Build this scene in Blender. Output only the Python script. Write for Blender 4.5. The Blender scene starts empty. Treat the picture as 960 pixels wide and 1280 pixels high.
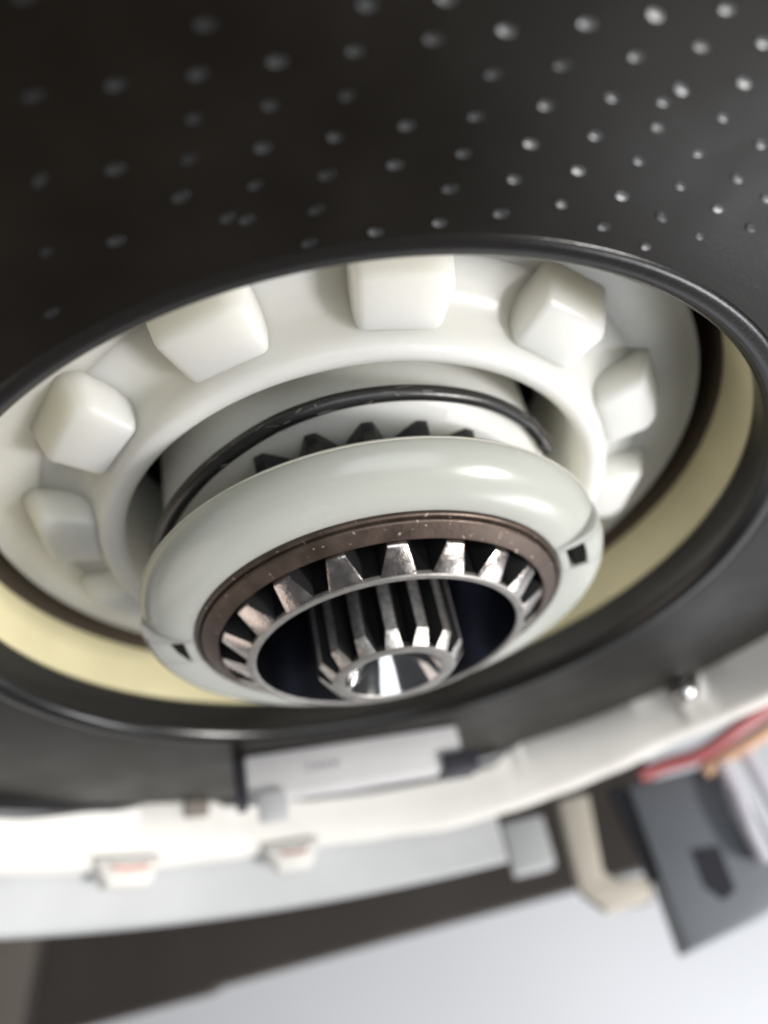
import bpy, bmesh, math, random
from mathutils import Vector, Matrix
from math import sin, cos, pi, radians

# ------------------------------------------------------------------ camera, world, lamps
S = 0.06                      # radius of the round opening, metres: every length below is in these units
scn = bpy.context.scene
COL = scn.collection
cam_d = bpy.data.cameras.new('camera')
cam = bpy.data.objects.new('camera', cam_d)
COL.objects.link(cam)
cx, cy, cz = Vector((0.97360, 0.12636, -0.19010)), Vector((-0.22826, 0.53895, -0.81082)), Vector((0, 0.83281, 0.55357))
M = Matrix((( cx.x, -cy.x, -cz.x, 0.06421 * S), (cx.y, -cy.y, -cz.y, -1.82188 * S), (cx.z, -cy.z, -cz.z, -0.99491 * S), (0, 0, 0, 1)))
cam.matrix_world = M
cam_d.sensor_fit = 'VERTICAL'
cam_d.sensor_height = 32.0
cam_d.sensor_width = 24.0
cam_d.lens = 32.0 * 1030.56 / 1280.0
cam_d.clip_start = 0.002
cam_d.clip_end = 50
cam_d.dof.use_dof = True
cam_d.dof.focus_distance = 1.54 * S
cam_d.dof.aperture_fstop = cam_d.lens / (0.045 * S * 1000)
scn.camera = cam

world = bpy.data.worlds.new('World')
scn.world = world
world.use_nodes = True
bg = world.node_tree.nodes['Background']
bg.inputs[0].default_value = (0.92, 0.96, 1.0, 1)
bg.inputs[1].default_value = 0.095

def area_lamp(name, loc, target, sx, sy, watts, color):
    d = bpy.data.lights.new(name, 'AREA')
    d.shape = 'RECTANGLE'; d.size = sx * S; d.size_y = sy * S
    d.energy = watts; d.color = color
    o = bpy.data.objects.new(name, d); COL.objects.link(o)
    o.location = Vector(loc) * S
    o.rotation_euler = (Vector(target) - Vector(loc)).to_track_quat('-Z', 'Y').to_euler()
    return o
area_lamp('window_lamp', (6.5, -1.9, -5.7), (0, -.2, 0), .85, 1.7, 3.6, (1.0, 0.97, 0.93))
area_lamp('front_fill', (3.0, -8.0, -4.5), (0, 0, 0), 7, 6, 1.5, (0.93, 0.97, 1.0))  # added soft fill from the camera side, not a lamp in the room
area_lamp('warm_left_fill', (-8.0, 2.0, -5.0), (0, 0, -.1), 6, 6, 0.55, (1.0, 0.87, 0.78))  # added fill standing in for warm reflections off a hand and the room
area_lamp('wall_fill', (5.0, 4.0, -6.0), (.5, 9, -1), 3, 3, 1.8, (0.95, 0.97, 1.0))  # added fill, placed only to brighten the wall behind
scn.view_settings.view_transform = 'Standard'
scn.view_settings.look = 'None'
scn.view_settings.exposure = 0.0
scn.view_settings.gamma = 1.0
scn.render.engine = 'CYCLES'
scn.cycles.use_denoising = True
scn.cycles.max_bounces = 8

# ------------------------------------------------------------------ materials
def mat(name, col, rough=.5, metal=0., spec=.5, var=.0, vscale=60., bump=0., bscale=400., sss=0., sss_r=(1, 1, 1), sss_s=.05, coat=0., coat_r=.12, specks=None, rvar=0., stretch=None):
    m = bpy.data.materials.new(name); m.use_nodes = True
    nt = m.node_tree; N = nt.nodes; L = nt.links
    p = N['Principled BSDF']
    p.inputs['Roughness'].default_value = rough
    p.inputs['Metallic'].default_value = metal
    p.inputs['Specular IOR Level'].default_value = spec
    p.inputs['Coat Weight'].default_value = coat
    p.inputs['Coat Roughness'].default_value = coat_r
    if sss:
        p.inputs['Subsurface Weight'].default_value = sss
        p.inputs['Subsurface Radius'].default_value = sss_r
        p.inputs['Subsurface Scale'].default_value = sss_s * S
    tc = N.new('ShaderNodeTexCoord')
    src = tc.outputs['Object']
    if stretch:
        mp = N.new('ShaderNodeMapping'); mp.inputs['Scale'].default_value = stretch
        L.new(src, mp.inputs[0]); src = mp.outputs[0]
    nz = N.new('ShaderNodeTexNoise'); nz.inputs['Scale'].default_value = vscale; nz.inputs['Detail'].default_value = 5
    L.new(src, nz.inputs['Vector'])
    rgb = N.new('ShaderNodeMixRGB'); rgb.blend_type = 'MULTIPLY'
    rgb.inputs[0].default_value = 1.0
    rgb.inputs[1].default_value = (*col, 1)
    rmp = N.new('ShaderNodeMapRange'); rmp.inputs[1].default_value = .3; rmp.inputs[2].default_value = .7
    rmp.inputs[3].default_value = 1 - var; rmp.inputs[4].default_value = 1.0
    L.new(nz.outputs[0], rmp.inputs[0]); L.new(rmp.outputs[0], rgb.inputs[2])
    out = rgb.outputs[0]
    if specks:                       # pale dust specks: (density threshold, scale, colour)
        th, sc, cc = specks
        n2 = N.new('ShaderNodeTexNoise'); n2.inputs['Scale'].default_value = sc; n2.inputs['Detail'].default_value = 2
        L.new(tc.outputs['Object'], n2.inputs['Vector'])
        mr = N.new('ShaderNodeMapRange'); mr.inputs[1].default_value = th; mr.inputs[2].default_value = th + .05
        L.new(n2.outputs[0], mr.inputs[0])
        mx = N.new('ShaderNodeMixRGB'); mx.inputs[2].default_value = (*cc, 1)
        L.new(mr.outputs[0], mx.inputs[0]); L.new(out, mx.inputs[1]); out = mx.outputs[0]
        if metal:
            inv = N.new('ShaderNodeMath'); inv.operation = 'MULTIPLY_ADD'; inv.inputs[1].default_value = -metal; inv.inputs[2].default_value = metal
            L.new(mr.outputs[0], inv.inputs[0]); L.new(inv.outputs[0], p.inputs['Metallic'])
    L.new(out, p.inputs['Base Color'])
    if rvar:
        r2 = N.new('ShaderNodeMapRange'); r2.inputs[1].default_value = .3; r2.inputs[2].default_value = .7
        r2.inputs[3].default_value = rough - rvar; r2.inputs[4].default_value = rough + rvar
        L.new(nz.outputs[0], r2.inputs[0]); L.new(r2.outputs[0], p.inputs['Roughness'])
    if bump:
        n3 = N.new('ShaderNodeTexNoise'); n3.inputs['Scale'].default_value = bscale; n3.inputs['Detail'].default_value = 4
        L.new(src, n3.inputs['Vector'])
        b = N.new('ShaderNodeBump'); b.inputs['Strength'].default_value = bump; b.inputs['Distance'].default_value = .0004
        L.new(n3.outputs[0], b.inputs['Height']); L.new(b.outputs[0], p.inputs['Normal'])
    return m

black_plate = mat('black_plastic', (.0076, .0060, .0042), .36, coat=.03, coat_r=.35, spec=.20, var=.25, vscale=90, bump=.05, bscale=2500, rvar=.06, specks=(.82, 1500, (.06, .06, .06)))
lip_m = mat('glossy_black_lip', (.010, .009, .0085), .24, spec=.5, bump=.05, bscale=1500)
pip_mid = mat('half_glint_dimple', (.05, .051, .053), .40, metal=.65, var=.5, vscale=500)  # light caught in the dimples is put into this paler metal colour
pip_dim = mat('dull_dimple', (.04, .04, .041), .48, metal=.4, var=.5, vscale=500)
pip_m = mat('glint_dimple', (.085, .087, .09), .36, metal=.7, var=.55, vscale=500)  # brightest of the dimple colours, a painted glint
white_pom = mat('white_plastic', (.76, .755, .70), .38, spec=.45, var=.06, vscale=40, bump=.05, bscale=900, sss=.8, sss_r=(1, .95, .78), sss_s=.26, specks=(.80, 700, (.34, .31, .26)))
milky = mat('milky_plastic', (.455, .465, .428), .25, spec=.5, sss_s=.11, var=.07, vscale=50, bump=.03, bscale=1200, sss=.5, sss_r=(.9, 1, .9), stretch=(1, 1, 4), rvar=.07, specks=(.77, 1400, (.72, .71, .66)))
flash_m = mat('cream_flash', (.72, .67, .52), .4, sss=.5, sss_r=(1, .9, .5))
cream = mat('cream_plastic', (.675, .61, .385), .45, var=.22, vscale=45, rvar=.1, specks=(.78, 700, (.30, .25, .14)))
black_shade = mat('painted_black_shade', (.006, .0055, .005), .9, spec=.15)  # painted shade for the deep gap floor and the sleeve slots
brown_shade = mat('painted_brown_shade', (.08, .06, .04), .7)  # painted shade for the gap around the housing
wire_m = mat('black_wire', (.018, .018, .019), .32, spec=.6, var=.3, vscale=600, bump=.1, bscale=3000)
lint_m = mat('lint', (.22, .20, .18), .9)
gear_m = mat('black_gear_plastic', (.018, .018, .020), .33, var=.3, vscale=300)
steel = mat('machined_steel', (.70, .64, .61), .24, metal=1., var=.25, vscale=500, bump=.16, bscale=2600, rvar=.08, stretch=(1, 1, .25))
steel_dark = mat('dark_steel', (.20, .18, .17), .30, metal=1., var=.35, vscale=400, bump=.15, bscale=2400, rvar=.07)
blued = mat('blued_steel', (.105, .11, .135), .24, metal=1., var=.2, vscale=300, bump=.04, bscale=1500)
grain = mat('worn_grainy_steel', (.76, .73, .70), .42, metal=1., var=.5, vscale=1500, bump=.35, bscale=4000)
ground = mat('ground_steel', (.46, .44, .41), .48, metal=.85, var=.3, vscale=600, bump=.12, bscale=3000)
gap_black = mat('gap_shade_black', (.011, .0105, .0115), .5, spec=.35, var=.3, vscale=300)  # black that paints the shade in the gaps between spline teeth
polished = mat('polished_steel', (.56, .56, .57), .10, metal=1., var=.15, vscale=300, bump=.04, bscale=1500, rvar=.03)
bronze = mat('oiled_bronze_steel', (.125, .092, .075), .45, metal=.7, var=.35, vscale=300, bump=.12, bscale=1800, rvar=.08, specks=(.68, 1500, (.36, .30, .23)))
stator_w = mat('white_stator_plastic', (.80, .78, .74), .5, var=.10, vscale=50)
stator_g = mat('grey_stator_plastic', (.50, .51, .52), .55, var=.15, vscale=40)
label_m = mat('pale_sensor_body', (.62, .61, .62), .5, var=.12, vscale=80)
print_m = mat('grey_print', (.30, .30, .32), .6)
pad_m = mat('black_pad', (.02, .02, .028), .4)
conn_m = mat('grey_connector_plastic', (.155, .17, .19), .5, var=.12, vscale=60)
red_m = mat('red_wire_sheath', (.38, .10, .105), .5)
orange_m = mat('orange_wire_sheath', (.50, .30, .19), .5)
violet_m = mat('white_wire_sheath', (.66, .65, .72), .45)
copper = mat('copper_winding', (.36, .17, .14), .4, metal=.6)
beige_m = mat('beige_bracket', (.60, .55, .47), .5, var=.1, vscale=80)
brown_m = mat('dark_brown_underside', (.055, .046, .040), .6, var=.25, vscale=30)
tan_m = mat('taupe_board', (.22, .19, .165), .6, var=.2, vscale=30)
wall_m = mat('pale_wall', (.80, .815, .85), .7, var=.05, vscale=5)
chrome = mat('bolt_steel', (.7, .7, .7), .2, metal=1.)

# ------------------------------------------------------------------ mesh helpers
class MB:
    def __init__(s): s.bm = bmesh.new()
    def face(s, vs):
        try: s.bm.faces.new(vs)
        except ValueError: pass
    def lathe(s, prof, a0=0., a1=360., n=192, closed=False, zfun=None):
        """sweep (r,z) points round Z; closed = the profile is a loop (ends get capped on a part sweep)"""
        full = abs(a1 - a0) >= 359.99
        k = n if full else n + 1
        rings = []
        for i in range(k):
            t = radians(a0 + (a1 - a0) * i / n)
            ring = []
            for q in prof:
                r, z = q[0], q[1]
                if zfun and len(q) > 2: z += q[2] * zfun(t)
                ring.append(s.bm.verts.new((r * cos(t), r * sin(t), z)))
            rings.append(ring)
        m = len(prof); mm = m if closed else m - 1
        for i in range(n):
            A, B = rings[i], rings[(i + 1) % k]
            for j in range(mm):
                s.face((A[j], A[(j + 1) % m], B[(j + 1) % m], B[j]))
        if closed and not full:
            s.face(rings[0]); s.face(list(reversed(rings[-1])))
        return s
    def box(s, c, d, rot=None, bevel=0.):
        b = bmesh.new()
        bmesh.ops.create_cube(b, size=1.)
        for v in b.verts: v.co = Vector((v.co.x * d[0], v.co.y * d[1], v.co.z * d[2]))
        if bevel: bmesh.ops.bevel(b, geom=b.edges[:], offset=bevel, segments=2, affect='EDGES', profile=.6)
        for v in b.verts:
            if rot is not None: v.co = rot @ v.co
            v.co += Vector(c)
        s.join(b); return s
    def hull(s, pts, faces, bevel=0., seg=1):
        b = bmesh.new()
        vs = [b.verts.new(p) for p in pts]
        for f in faces: b.faces.new([vs[i] for i in f])
        bmesh.ops.recalc_face_normals(b, faces=b.faces[:])
        if bevel: bmesh.ops.bevel(b, geom=b.edges[:], offset=bevel, segments=seg, affect='EDGES', profile=.5)
        s.join(b); return s
    def prism(s, poly, ext, bevel=0., seg=1):
        """poly: 3-D points of one face; ext: vector it is swept along"""
        n = len(poly); e = Vector(ext)
        pts = [Vector(p) for p in poly] + [Vector(p) + e for p in poly]
        fs = [tuple(range(n)), tuple(range(2 * n - 1, n - 1, -1))] + [(i, (i + 1) % n, n + (i + 1) % n, n + i) for i in range(n)]
        return s.hull(pts, fs, bevel, seg)
    def tube(s, path, r, n=10, caps=True):
        P = [Vector(p) for p in path]; rings = []
        up = Vector((0, 0, 1))
        for i, p in enumerate(P):
            d = (P[min(i + 1, len(P) - 1)] - P[max(i - 1, 0)]).normalized()
            a = d.cross(up)
            if a.length < 1e-4: a = d.cross(Vector((1, 0, 0)))
            a.normalize(); b = d.cross(a)
            rr = r(i / (len(P) - 1)) if callable(r) else r
            rings.append([s.bm.verts.new(p + a * cos(2 * pi * k / n) * rr + b * sin(2 * pi * k / n) * rr) for k in range(n)])
        for A, B in zip(rings, rings[1:]):
            for k in range(n): s.face((A[k], A[(k + 1) % n], B[(k + 1) % n], B[k]))
        if caps: s.face(rings[0]); s.face(list(reversed(rings[-1])))
        return s
    def dome(s, r, h, n=14, rings=4):
        prev = None
        for i in range(rings):
            t = i / rings * pi / 2
            ring = [s.bm.verts.new((r * cos(t) * cos(2 * pi * k / n), r * cos(t) * sin(2 * pi * k / n), -h * sin(t))) for k in range(n)]
            if prev:
                for k in range(n): s.face((prev[k], prev[(k + 1) % n], ring[(k + 1) % n], ring[k]))
            prev = ring
        top = s.bm.verts.new((0, 0, -h))
        for k in range(n): s.face((prev[k], prev[(k + 1) % n], top))
        return s
    def join(s, b):
        mp = {v: s.bm.verts.new(v.co) for v in b.verts}
        for f in b.faces: s.face([mp[v] for v in f.verts])
        b.free()
    def mesh(s, name, m, smooth=35):
        bmesh.ops.recalc_face_normals(s.bm, faces=s.bm.faces[:])
        for v in s.bm.verts: v.co *= S
        me = bpy.data.meshes.new(name); s.bm.to_mesh(me); s.bm.free()
        me.materials.append(m)
        if smooth:
            me.polygons.foreach_set('use_smooth', [True] * len(me.polygons))
            me.set_sharp_from_angle(angle=radians(smooth))
        return me
def obj(name, me, parent=None, rz=0., loc=None):
    o = bpy.data.objects.new(name, me); COL.objects.link(o)
    if parent: o.parent = parent
    if rz: o.rotation_euler = (0, 0, rz)
    if loc is not None: o.location = Vector(loc) * S
    return o
def part(name, mb, m, parent, smooth=35, **k): return obj(name, mb.mesh(name, m, smooth), parent, **k)
def tag(o, label, cat, group=None, kind=None):
    o['label'] = label; o['category'] = cat
    if group: o['group'] = group
    if kind: o['kind'] = kind
    return o
def thing(name, label, cat, loc=(0, 0, 0), group=None):
    o = bpy.data.objects.new(name, None); COL.objects.link(o)
    o.empty_display_size = .01; o.location = Vector(loc) * S
    return tag(o, label, cat, group)
def P(r, deg, z): return Vector((r * cos(radians(deg)), r * sin(radians(deg)), z))
rnd = random.Random(7)
def shade_flanks(me, r):
    me.materials.append(gap_black)      # shade between the teeth painted black on their flanks, lands and ends stay bright
    for p in me.polygons:
        if abs(p.normal.y) > .80: p.material_index = 1
    return me

# ------------------------------------------------------------------ the wall far behind
mb = MB(); mb.prism([(-14, 9, -6.0), (14, 9, -6.0), (14, 9, 10), (-14, 9, 10)], (0, .3, 0))
w = part('wall', mb, wall_m, None); w['kind'] = 'structure'

# ------------------------------------------------------------------ black plate with the round opening
mb = MB()
prof = [(1.042, .002), (1.040, .0005), (1.030, 0)]
for k in range(1, 9):
    t = k / 8 * pi / 2
    prof.append((1.022 - .036 * sin(t), .036 - .036 * cos(t)))
prof += [(.990, .07), (1.000, .128), (1.012, .135), (1.042, .135)]
lip_prof = prof
mb.lathe([(1.0425, .0), (1.62, 0), (1.635, .012), (1.64, .07), (1.95, .075), (1.95, .135), (1.0425, .135)], n=240, closed=True)
plate = tag(part('motor_plate', mb, black_plate, None), 'large black plastic plate with pale dimples and a wide round opening', 'cover plate')

mb = MB(); mb.lathe(lip_prof, n=240, closed=True); part('lip', mb, lip_m, plate)
dots = [(.268,1.340),(.250,1.298),(.340,1.288),(.441,1.274),(.528,1.265),(.622,1.251),(.597,1.211),(.510,1.218),(.413,1.229),(.323,1.238),(.393,1.180),(.484,1.169),
 (.558,1.145),(.580,1.158),(.669,1.146),(.683,1.196),(.207,1.197),(.299,1.187),(.555,1.110),(.651,1.100),(.466,1.119),(.535,1.062),(.626,1.051),(.720,1.042),(.280,1.138),
 (.185,1.146),(.258,1.089),(.351,1.080),(.423,1.020),(.516,1.009),(.608,1.001),(.697,.991),(.239,1.037),(.331,1.028),(.493,.960),(.677,.943),(.745,.887),(.568,.901),
 (.471,.914),(.658,.895),(.756,.940),(.177,1.353),(.155,1.305),(.062,1.314),(-.032,1.321),(.137,1.255),(.041,1.265),(-.053,1.271),(.112,1.205),(.019,1.213),(-.076,1.221),
 (.092,1.154),(-.004,1.163),(-.103,1.172),(-.053,1.125),(-.029,1.115),(.068,1.105),(.047,1.054),(.144,1.047),(-.007,1.372),(.374,1.130),(.445,1.070),(.393,.97),(.587,.951)]
n0 = len(dots)
for i in range(-18, 20):
    for j in range(-9, 24):
        x, y = .340 - .0935 * i - .0202 * j, 1.288 + .0085 * i - .0502 * j
        r = math.hypot(x, y)
        if not (1.09 < r < 1.56) or y < .45: continue
        if min(math.hypot(x - a, y - b) for a, b in dots) < .058: continue
        if -.12 < x < .70 and r < 1.34: continue
        dots.append((x, y))
def dish(k, m, tilt, w=1.):   # oval dimple whose dished floor leans outward to catch the key light; local x = outward radius, y = along the rim
    mb = MB(); A, B = .0058 * k, .0124 * k * w
    rings = []
    for f, dz in ((1.0, .0012), (.97, -.0004), (.90, -.0006), (.70, .0000), (.35, .0003)):
        rings.append([mb.bm.verts.new((A * f * cos(t), B * f * sin(t), -(tilt * A * (1 - f * cos(t))) + dz)) for t in [2 * pi * q / 20 for q in range(20)]])
    for a, b in zip(rings, rings[1:]):
        for q in range(20): mb.face((a[q], a[(q + 1) % 20], b[(q + 1) % 20], b[q]))
    c = mb.bm.verts.new((0, 0, -tilt * A + .0004))
    for q in range(20): mb.face((rings[-1][q], rings[-1][(q + 1) % 20], c))
    return mb.mesh('dimple', m, 60)
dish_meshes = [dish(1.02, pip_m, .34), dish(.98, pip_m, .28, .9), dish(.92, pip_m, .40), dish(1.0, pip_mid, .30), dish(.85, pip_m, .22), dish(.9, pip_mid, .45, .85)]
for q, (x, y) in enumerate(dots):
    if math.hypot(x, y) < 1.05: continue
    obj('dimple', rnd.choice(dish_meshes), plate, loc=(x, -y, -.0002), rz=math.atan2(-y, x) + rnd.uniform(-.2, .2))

# ------------------------------------------------------------------ cream liner inside the opening
mb = MB(); mb.lathe([(1.003, .137), (1.000, .15), (.997, .29), (1.01, .30), (1.06, .30), (1.06, .137)], n=200, closed=True)
liner = tag(part('liner_ring', mb, cream, None), 'cream yellow ring lining the opening behind the black lip', 'ring')
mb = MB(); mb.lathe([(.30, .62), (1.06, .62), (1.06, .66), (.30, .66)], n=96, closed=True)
part('shade_floor', mb, black_shade, liner)  # added black floor, the shade of the deep gap put into its colour
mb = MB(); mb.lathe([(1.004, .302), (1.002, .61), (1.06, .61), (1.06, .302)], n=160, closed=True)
part('deep_wall', mb, brown_shade, liner)  # shadow behind the housing edge painted as a brown wall

# ------------------------------------------------------------------ white housing with lugs
housing = thing('bearing_housing', 'white plastic bearing housing with square lugs around its raised collar', 'housing', (0, 0, .34))
def rel(mb):
    for v in mb.bm.verts: v.co.z -= .34
    return mb
mb = MB()
mb.lathe([(.72, .302), (.76, .2985), (.86, .302), (.915, .319), (.930, .317), (.942, .314), (.950, .322), (.952, .36), (.952, .60), (.69, .60)], closed=True)
part('flange', rel(mb), white_pom, housing)
mb = MB()
prof = [(.594, .58), (.594, .205)]
for k in range(0, 9):
    t = pi - k / 8 * pi * .80
    prof.append((.627 + .033 * cos(t), .203 - .033 * sin(t)))
prof += [(.664, .222), (.676, .258), (.692, .276), (.712, .288), (.745, .296), (.79, .2990), (.79, .58)]
mb.lathe(prof, closed=True)
part('collar', rel(mb), white_pom, housing)
# lug: radial block, lower face at z .2, chamfered outer corner
a, b, c2 = .088, .102, .70
lug = [(.655, -a, .215), (.655, a, .215), (.668, -a, .2), (.668, a, .2), (.790, -b, .2), (.790, b - .03, .2), (.765, b, .2), (.800, -b, .215), (.80, b, .24)]
mb = MB()
low = [(.662, -a, .2), (.785, -b, .214), (.795, b - .035, .216), (.770, b, .211), (.662, a, .2)]
top = [(.650, -a - .008, .36), (.850, -b - .014, .36), (.858, b - .02, .36), (.82, b + .014, .36), (.650, a + .008, .36)]
mb.hull(low + top, [(0, 1, 2, 3, 4), (9, 8, 7, 6, 5)] + [(i, (i + 1) % 5, 5 + (i + 1) % 5, 5 + i) for i in range(5)], bevel=.018, seg=4)
lug_me = rel(mb).mesh('lug', white_pom, 40)
for k in range(12): obj('lug', lug_me, housing, rz=radians(-74.5 + 30 * k))

# ------------------------------------------------------------------ hub, its wire ring and the black toothed ring
TAB = [(-180, .118), (-160, .118), (-145, .120), (-131, .126), (-115, .140), (-102, .155), (-89, .163), (-77, .167), (-60, .172), (-45, .180), (-33, .182), (-27, .168), (-22, .150)]
def wire_z(deg):
    for (a0, z0), (a1, z1) in zip(TAB, TAB[1:]):
        if a0 <= deg <= a1: return z0 + (z1 - z0) * (deg - a0) / (a1 - a0)
    return .15
def hubz(t):
    d = math.degrees(t)
    d = (d + 180) % 360 - 180
    w = wire_z(d) if d < -22 else (.15 + (.118 - .15) * (d + 22) / 202)
    return w - .15
mb = MB()
mb.lathe([(.36, .165), (.46, .152), (.494, .152, .8), (.502, .160, .8), (.503, .56), (.36, .56)], n=180, closed=True, zfun=hubz)
hub = tag(part('hub', mb, white_pom, None), 'smooth white hub inside the collar, below the black wire ring', 'hub')
mb = MB(); path = []
for i in range(121):
    d = -172 + (150) * i / 120
    path.append(P(.520, d, wire_z(d) + .004))
path = [p + Vector((0, 0, 0)) for p in path]
mb.tube(path, lambda s: .0205 - .0042 * s, 16)
wire = tag(part('wire_ring', mb, wire_m, None), 'dusty black wire ring around the white hub, behind the milky sleeve', 'retaining ring')
mb = MB()
for i in range(34):
    d = rnd.choice((rnd.uniform(-120, -62), rnd.uniform(-36, -23)))
    t0 = rnd.uniform(-.4, 1.9); base = P(.520, d, wire_z(d) + .004)
    rad = Vector((cos(radians(d)), sin(radians(d)), 0)); tan = Vector((-sin(radians(d)), cos(radians(d)), 0))
    pts = []
    tl = rnd.uniform(-.03, .03); w0 = rnd.uniform(-.5, .5)
    for k in range(6):
        an = t0 + w0 * k / 5
        pts.append(base + (rad * cos(an) - Vector((0, 0, 1)) * sin(an)) * (.0210 - .0042 * (d + 172) / 150 + rnd.uniform(0, .0012)) + tan * (tl * k / 5 + rnd.uniform(-.002, .002)))
    mb.tube(pts, rnd.uniform(.0005, .0011), 4)
for i in range(16):
    d = rnd.uniform(-25.5, -22.5); base = P(.520, d, wire_z(d) + .004)
    pts = [base + Vector((rnd.uniform(-.02, .02), rnd.uniform(-.02, .02), rnd.uniform(-.02, .02))) for k in range(5)]
    mb.tube(pts, .0008, 4)
o = part('lint', mb, lint_m, wire); o['kind'] = 'stuff'
gear = thing('toothed_ring', 'black toothed ring peeking out behind the milky sleeve', 'gear', (-.008, .002, 0))
mb = MB(); mb.lathe([(.34, .075), (.38, .075), (.388, .085), (.388, .155), (.34, .155)], n=120, closed=True)
part('body', mb, gear_m, gear)
mb = MB()
base = [(.375, -.052, .08), (.375, .052, .08), (.375, .052, .16), (.375, -.052, .16)]
tip = [(.450, -.016, .10), (.450, .016, .10), (.462, .012, .158), (.462, -.012, .158)]
mb.hull(base + tip, [(0, 1, 2, 3), (7, 6, 5, 4), (0, 1, 5, 4), (1, 2, 6, 5), (2, 3, 7, 6), (3, 0, 4, 7)], bevel=.004, seg=2)
tooth_me = mb.mesh('tooth', gear_m, 40)
for k in range(23):
    dg = (-64.4 + 360 / 23 * k + 180) % 360 - 180
    if -118 < dg < -40 or dg > 0: obj('tooth', tooth_me, gear, rz=radians(dg))

# ------------------------------------------------------------------ milky clutch sleeve with its steel race
sleeve = thing('clutch_sleeve', 'milky white plastic clutch sleeve holding a dark steel ring', 'sleeve', (0, 0, 0))
A0, A1 = -17.5, 193.5
mb = MB(); mb.tube([P(.5655, A1 + .3 + (360 + A0 - A1 - .6) * k / 110, .008) for k in range(111)], .0032, 8)
part('parting_line', mb, flash_m, sleeve)
main = [(.455, .022), (.553, .022), (.563, .016), (.5675, .007), (.5665, -.004), (.562, -.020), (.553, -.036), (.540, -.051), (.522, -.065), (.50, -.076), (.476, -.083), (.452, -.0865), (.4475, -.084), (.4475, .022)]
mb = MB(); mb.lathe(main, A1, 360 + A0, n=110, closed=True)
part('shell', mb, milky, sleeve)
low = [(.455, .022), (.548, .022), (.560, .014), (.5685, -.002), (.5712, -.022), (.5705, -.040), (.563, -.059), (.548, -.073), (.527, -.0815), (.50, -.0855), (.470, -.0875), (.452, -.0875), (.4475, -.084), (.4475, .022)]
tr = [(.455, .022), (.548, .022), (.560, .014), (.5685, -.002), (.5712, -.022), (.5705, -.040), (.563, -.059), (.548, -.073), (.527, -.0815), (.517, -.0835), (.515, -.02), (.474, -.02), (.471, -.0875), (.452, -.0875), (.4475, -.084), (.4475, .022)]
mb = MB()
mb.lathe(low, A0, A0 + 2.2, n=3, closed=True)
mb.lathe(tr, A0 + 2.2, -3, n=10, closed=True)
mb.lathe(low, -3, 181, n=130, closed=True)
mb.lathe(low, 181, A1 - .8, n=10, closed=True)
mb.lathe(low, A1 - .8, A1, n=2, closed=True)
part('shell', mb, milky, sleeve)
mb = MB()
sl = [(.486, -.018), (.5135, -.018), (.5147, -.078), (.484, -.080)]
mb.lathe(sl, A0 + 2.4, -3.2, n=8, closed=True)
part('slot_shade', mb, black_shade, sleeve)  # dark filler painting the shade inside the right slot
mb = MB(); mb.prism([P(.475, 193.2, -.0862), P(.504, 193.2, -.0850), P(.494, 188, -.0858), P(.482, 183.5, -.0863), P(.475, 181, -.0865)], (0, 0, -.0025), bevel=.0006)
part('slot_shade', mb, black_shade, sleeve)  # dark wedge painting the shade of the left slot
race = [(.4465, .03), (.4465, -.0905), (.444, -.0935), (.439, -.0935), (.4365, -.090), (.4365, -.082), (.434, -.082), (.434, -.098), (.4315, -.1015), (.427, -.1035), (.402, -.1190), (.398, -.1195), (.3955, -.117), (.3955, -.088), (.42, -.088), (.42, .03)]
mb = MB(); mb.lathe(race, n=220, closed=True)
part('steel_race', mb, bronze, sleeve, smooth=25)

mb = MB(); mb.lathe([(.3957, -.0875), (.398, .14), (.34, .145)], n=160)
part('race_bore', mb, gap_black, sleeve)  # painted black for the shade behind the teeth

# ------------------------------------------------------------------ hollow splined shaft
tube = thing('hollow_shaft', 'hollow steel shaft with pointed spline teeth inside the dark ring', 'shaft', (0, 0, 0))
core = [(.313, -.158), (.3155, -.166), (.319, -.1685), (.332, -.1685), (.3355, -.166), (.336, -.155), (.336, .30), (.313, .30)]
mb = MB(); mb.lathe(core[1:5] + [(.336, -.158)], n=200); part('end_rim', mb, ground, tube)
mb = MB(); mb.lathe([(.336, -.158), (.334, -.150), (.334, .28)], n=120); part('core', mb, gap_black, tube)
mb = MB(); mb.lathe([(.3155, -.166), (.313, -.160), (.313, .22), (.30, .24), (.12, .24)], n=200); part('bore', mb, blued, tube)
mb = MB()
fr = [(.333, -.0395, -.1665), (.333, .0395, -.1665), (.3915, .0215, -.126), (.3915, -.0215, -.126)]
bk = [(.333, -.0395, .15), (.333, .0395, .15), (.3915, .0215, .15), (.3915, -.0215, .15)]
mb.hull(fr + bk, [(0, 1, 2, 3), (7, 6, 5, 4), (0, 1, 5, 4), (1, 2, 6, 5), (2, 3, 7, 6), (3, 0, 4, 7)], bevel=.0040, seg=2)
st_me = shade_flanks(mb.mesh('spline_tooth', steel, 30), .36)
for k in range(19): obj('spline_tooth', st_me, tube, rz=radians(-60 + 360 / 19 * k))

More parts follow.
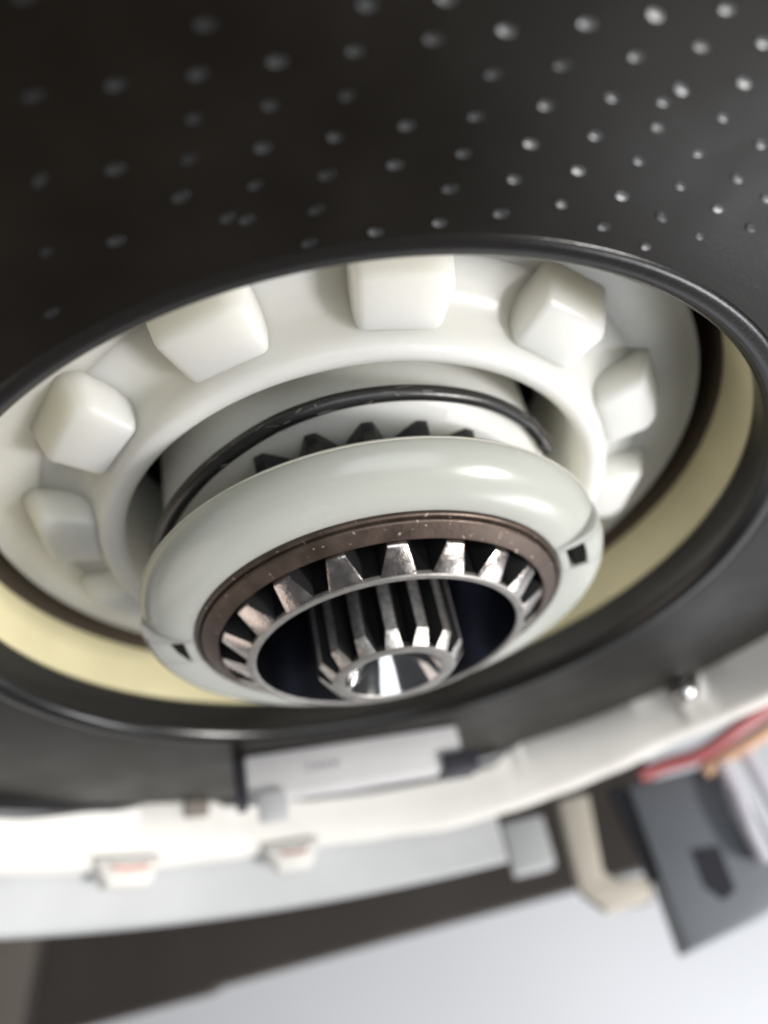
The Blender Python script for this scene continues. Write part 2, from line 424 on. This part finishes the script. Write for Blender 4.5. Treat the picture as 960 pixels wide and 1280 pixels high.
# ------------------------------------------------------------------ central splined spindle
spin = thing('spindle', 'steel splined spindle with a hollow polished tip in the centre', 'spindle', (0, 0, 0))
mb = MB(); mb.lathe([(.1175, -.2375), (.119, -.240), (.144, -.240), (.1475, -.2385), (.1375, -.222)], n=120)
part('end_face', mb, ground, spin)
mb = MB(); mb.lathe([(.1375, -.222), (.1355, -.215), (.1355, .23)], n=120)
part('core', mb, gap_black, spin)
mb = MB(); mb.lathe([(.1175, -.2375), (.112, -.228), (.074, -.155), (.060, -.12), (.058, .05), (.002, .06)], n=120)
part('centre_hole', mb, polished, spin)
mb = MB()
fr = [(.132, -.0215, -.236), (.132, .0215, -.236), (.1475, .0210, -.2385), (.1475, -.0210, -.2385), (.1745, .0135, -.206), (.1745, -.0135, -.206)]
bk = [(.132, -.0215, .22), (.132, .0215, .22), (.1745, .0135, .22), (.1745, -.0135, .22)]
mb.hull(fr + bk, [(0, 1, 2, 3), (3, 2, 4, 5), (9, 8, 7, 6), (0, 1, 7, 6), (1, 7, 8, 4, 2), (5, 4, 8, 9), (0, 6, 9, 5, 3)], bevel=.0018, seg=2)
sp_me = shade_flanks(mb.mesh('spline_tooth', grain, 30), .16)
for k in range(15): obj('spline_tooth', sp_me, spin, rz=radians(-59 + 24 * k))

# ------------------------------------------------------------------ white stator frame beyond the plate
stator = thing('stator_frame', 'blurred white stator frame with tabs curving behind the black plate', 'frame', (0, 1.7, 0))
def st(mb):
    for v in mb.bm.verts: v.co.y -= 1.7
    return mb
def seg(a0, a1, zt, zb=-.19, r0=1.70, r1=1.80, m=stator_w, name='wall_segment', sl_=.03):
    mb = MB(); bv = .016
    mb.lathe([(r0 + sl_ - bv, zb + bv), (r0 - sl_, zt - bv), (r0 - sl_ + bv, zt), (r1, zt), (r1, zb), (r0 + sl_, zb)], a0, a1, n=max(6, int((a1 - a0) / 2)), closed=True)
    return part(name, st(mb), m, stator)
TOP = [(20, .045), (39, .045), (49.2, .062), (49.6, .02), (50.4, -.035), (53.6, -.045), (54.4, .03), (55.2, .058), (62, .054), (75.5, .040), (78, .018), (81, -.022), (84, -.028), (96, -.018), (106, -.006), (113, .010), (119, .008), (121, .030), (124, .044), (128, .036), (135, .008), (148, -.032), (172, -.05)]
BOT = [(20, -.16), (43, -.160), (57, -.155), (66, -.180), (73, -.194), (80, -.206), (89, -.214), (98, -.192), (111, -.174), (120, -.186), (130, -.195), (147, -.202), (172, -.20)]
def interp(T, d):
    for (a0, z0), (a1, z1) in zip(T, T[1:]):
        if a0 <= d <= a1:
            t = (d - a0) / (a1 - a0); t = t * t * (3 - 2 * t)
            return z0 + (z1 - z0) * t
    return T[0][1] if d < T[0][0] else T[-1][1]
mb = MB(); rings = []
for i in range(381):
    dg = -5 + i * .5; zt, zb = interp(TOP, dg), interp(BOT, dg)
    rings.append([mb.bm.verts.new(P(r, dg, z)) for r, z in ((1.715, zb + .018), (1.70, (zt + zb) / 2), (1.672, zt - .022), (1.682, zt - .006), (1.70, zt), (1.80, zt), (1.80, zb), (1.735, zb))])
for A, B in zip(rings, rings[1:]):
    for k in range(8): mb.face((A[k], A[(k + 1) % 8], B[(k + 1) % 8], B[k]))
mb.face(rings[0]); mb.face(list(reversed(rings[-1])))
part('inner_wall', st(mb), stator_w, stator, smooth=50)
seg(83, 172, -.12, -.365, 1.86, 1.96, stator_g, 'outer_band')
for (a0, a1) in ((127.5, 136.5), (106.5, 114.5)):
    mb = MB()
    mb.prism([P(1.69, a0, -.17), P(1.69, a1, -.17), P(1.69, a1 - 1.8, -.265), P(1.69, a0 + 1.8, -.265)], P(.09, (a0 + a1) / 2, 0), bevel=.01, seg=2)
    part('tab', st(mb), stator_w, stator)
    mb = MB()
    mb.tube([P(1.684, a0 + 2.2 + (a1 - a0 - 4.4) * k / 8, -.205 - .008 * sin(k / 8 * pi)) for k in range(9)], .007, 8)
    part('winding', st(mb), copper, stator)
mb = MB(); mb.prism([P(1.655, 121.5, .02), P(1.655, 124.8, .02), P(1.665, 124.8, -.04), P(1.665, 121.5, -.04)], P(.05, 123, 0), bevel=.006)
part('clip', st(mb), tan_m, stator)
mb = MB(); b = bmesh.new(); bmesh.ops.create_uvsphere(b, u_segments=20, v_segments=12, radius=.045)
for v in b.verts: v.co = Vector((v.co.x, v.co.y, v.co.z * .6)) + P(1.66, 52, -.035)
mb.join(b); mb.box(P(1.70, 52, -.0), (.07, .07, .09), bevel=.01)
part('bolt', st(mb), chrome, stator)

# ------------------------------------------------------------------ pale sensor block on the plate's far rim
d = Vector((.144 + .606, 1.154 - .971, 0)); L0 = d.length; ang = math.atan2(d.y, d.x)
blk = thing('sensor_block', 'pale oblong sensor block with dark ends on the far rim of the black plate', 'sensor', (-.231, 1.0625, 0))
R = Matrix.Rotation(ang, 3, 'Z')
def loc(x, y, z): return R @ Vector((x, y, z))
mb = MB(); mb.box(loc(0, .05, -.078), (L0, .10, .15), R, .012); part('body', mb, label_m, blk)
mb = MB(); mb.box(loc(L0 / 2 - .02, .045, -.135), (.13, .13, .07), R, .015); part('pad', mb, pad_m, blk)
mb = MB(); mb.box(loc(-L0 / 2 - .022, .05, -.085), (.04, .12, .16), R, .012); part('pad', mb, pad_m, blk)
mb = MB(); mb.box(loc(-L0 / 2 + .08, .01, -.185), (.10, .07, .09), R, .012); part('foot', mb, stator_g, blk)
mb = MB()
for k, (w_, h_) in enumerate(((.012, .03), (.03, .02), (.02, .028), (.034, .018))):
    mb.box(loc(-.17 + .032 * k, -.001, -.075), (w_ * .7, .004, h_), R)
part('print', mb, print_m, blk)

# ------------------------------------------------------------------ grey connector, its wires and the bracket
con = thing('connector', 'blurred dark grey connector housing with a black socket at lower right', 'connector', (1.09, 2.2, -.47))
def cl(mb):
    for v in mb.bm.verts: v.co -= Vector((1.09, 2.2, -.47))
    return mb
mb = MB(); mb.prism([(.875, 2.2, -.12), (1.36, 2.2, -.11), (1.42, 2.2, -.60), (1.30, 2.2, -.74), (.882, 2.2, -.82)], (.03, .4, 0), bevel=.02, seg=2)
part('body', cl(mb), conn_m, con)
mb = MB(); mb.prism([(1.04, 2.196, -.44), (1.17, 2.196, -.45), (1.17, 2.196, -.64), (1.10, 2.196, -.67), (1.04, 2.196, -.60)], (0, .02, 0), bevel=.006)
part('socket', cl(mb), pad_m, con)
mb = MB(); mb.prism([(.80, 2.24, -.10), (.872, 2.24, -.10), (.872, 2.24, -.52), (.84, 2.24, -.54)], (0, .1, 0), bevel=.01)
part('gap_strip', cl(mb), pad_m, con)  # dark strip drawn at the gap between bracket and connector
def cable(name, pts, r, m, label, cat='wire', group='wires above the grey connector'):
    P3 = [Vector(p) for p in pts]; path = []
    for i in range(len(P3) - 1):
        p0, p1, p2, p3 = P3[max(i - 1, 0)], P3[i], P3[i + 1], P3[min(i + 2, len(P3) - 1)]
        for k in range(8):
            t = k / 8
            path.append(.5 * ((2 * p1) + (p2 - p0) * t + (2 * p0 - 5 * p1 + 4 * p2 - p3) * t * t + (3 * p1 - p0 - 3 * p2 + p3) * t ** 3))
    path.append(P3[-1])
    mb = MB(); mb.tube(path, r, 12)
    return tag(part(name, mb, m, None), label, cat, group)
cable('wire', [(.93, 2.12, -.105), (1.06, 2.1, -.09), (1.22, 2.06, -.085), (1.42, 2.0, -.02), (1.7, 2.0, .08)], .034, red_m, 'red wire running along the top of the grey connector')
cable('wire', [(1.22, 2.16, -.145), (1.34, 2.14, -.105), (1.5, 2.12, -.06), (1.8, 2.1, .05)], .036, orange_m, 'orange wire above the right end of the grey connector')
cable('wire', [(1.31, 2.14, -.14), (1.315, 2.13, -.28), (1.31, 2.13, -.42), (1.32, 2.14, -.57)], .036, violet_m, 'white wire hanging down in front of the grey connector')
cable('wire', [(1.43, 2.14, -.12), (1.44, 2.13, -.28), (1.45, 2.13, -.42)], .030, violet_m, 'thin pale wire at the right edge of the grey connector')
br = thing('bracket', 'beige hook shaped bracket beside the grey connector', 'bracket', (.65, 2.3, -.4))
mb = MB()
mb.prism([(.55, 2.25, -.10), (.70, 2.25, -.10), (.655, 2.25, -.44), (.70, 2.25, -.49), (.84, 2.25, -.50), (.835, 2.25, -.60), (.62, 2.25, -.60), (.53, 2.25, -.50)], (0, .14, 0), bevel=.018, seg=2)
for v in mb.bm.verts: v.co -= Vector((.65, 2.3, -.4))
part('hook', mb, beige_m, br)
mb = MB(); mb.box((-.29, .0, .14), (.20, .16, .22), bevel=.02); part('mount', mb, stator_g, br)
mb = MB(); mb.box((-.43, -.05, .145), (.06, .06, .06), bevel=.01); part('stud', mb, red_m, br)

# ------------------------------------------------------------------ dark panel behind: shade under the machine put into its brown
brd = thing('underside', 'dark brown panel for the shaded machine underside behind the stator frame with a level lower edge', 'underside', (-1, 3.5, -.1))
mb = MB(); mb.prism([(-2.45, 3.5, .5), (1.3, 3.5, .5), (1.3, 3.5, -.30), (.653, 3.5, -.325), (-.503, 3.5, -.36), (-1.50, 3.5, -.395), (-1.56, 3.5, -.42), (-2.62, 3.5, -.45)], (0, .15, 0), bevel=.01)
for v in mb.bm.verts: v.co -= Vector((-1, 3.5, -.1))
part('panel', mb, brown_m, brd)
mb = MB(); mb.prism([(-4.0, 3.55, .6), (-2.46, 3.55, .6), (-2.64, 3.55, -.455), (-4.0, 3.55, -.50)], (0, .15, 0), bevel=.01)
for v in mb.bm.verts: v.co -= Vector((-1, 3.5, -.1))
part('end_panel', mb, tan_m, brd)
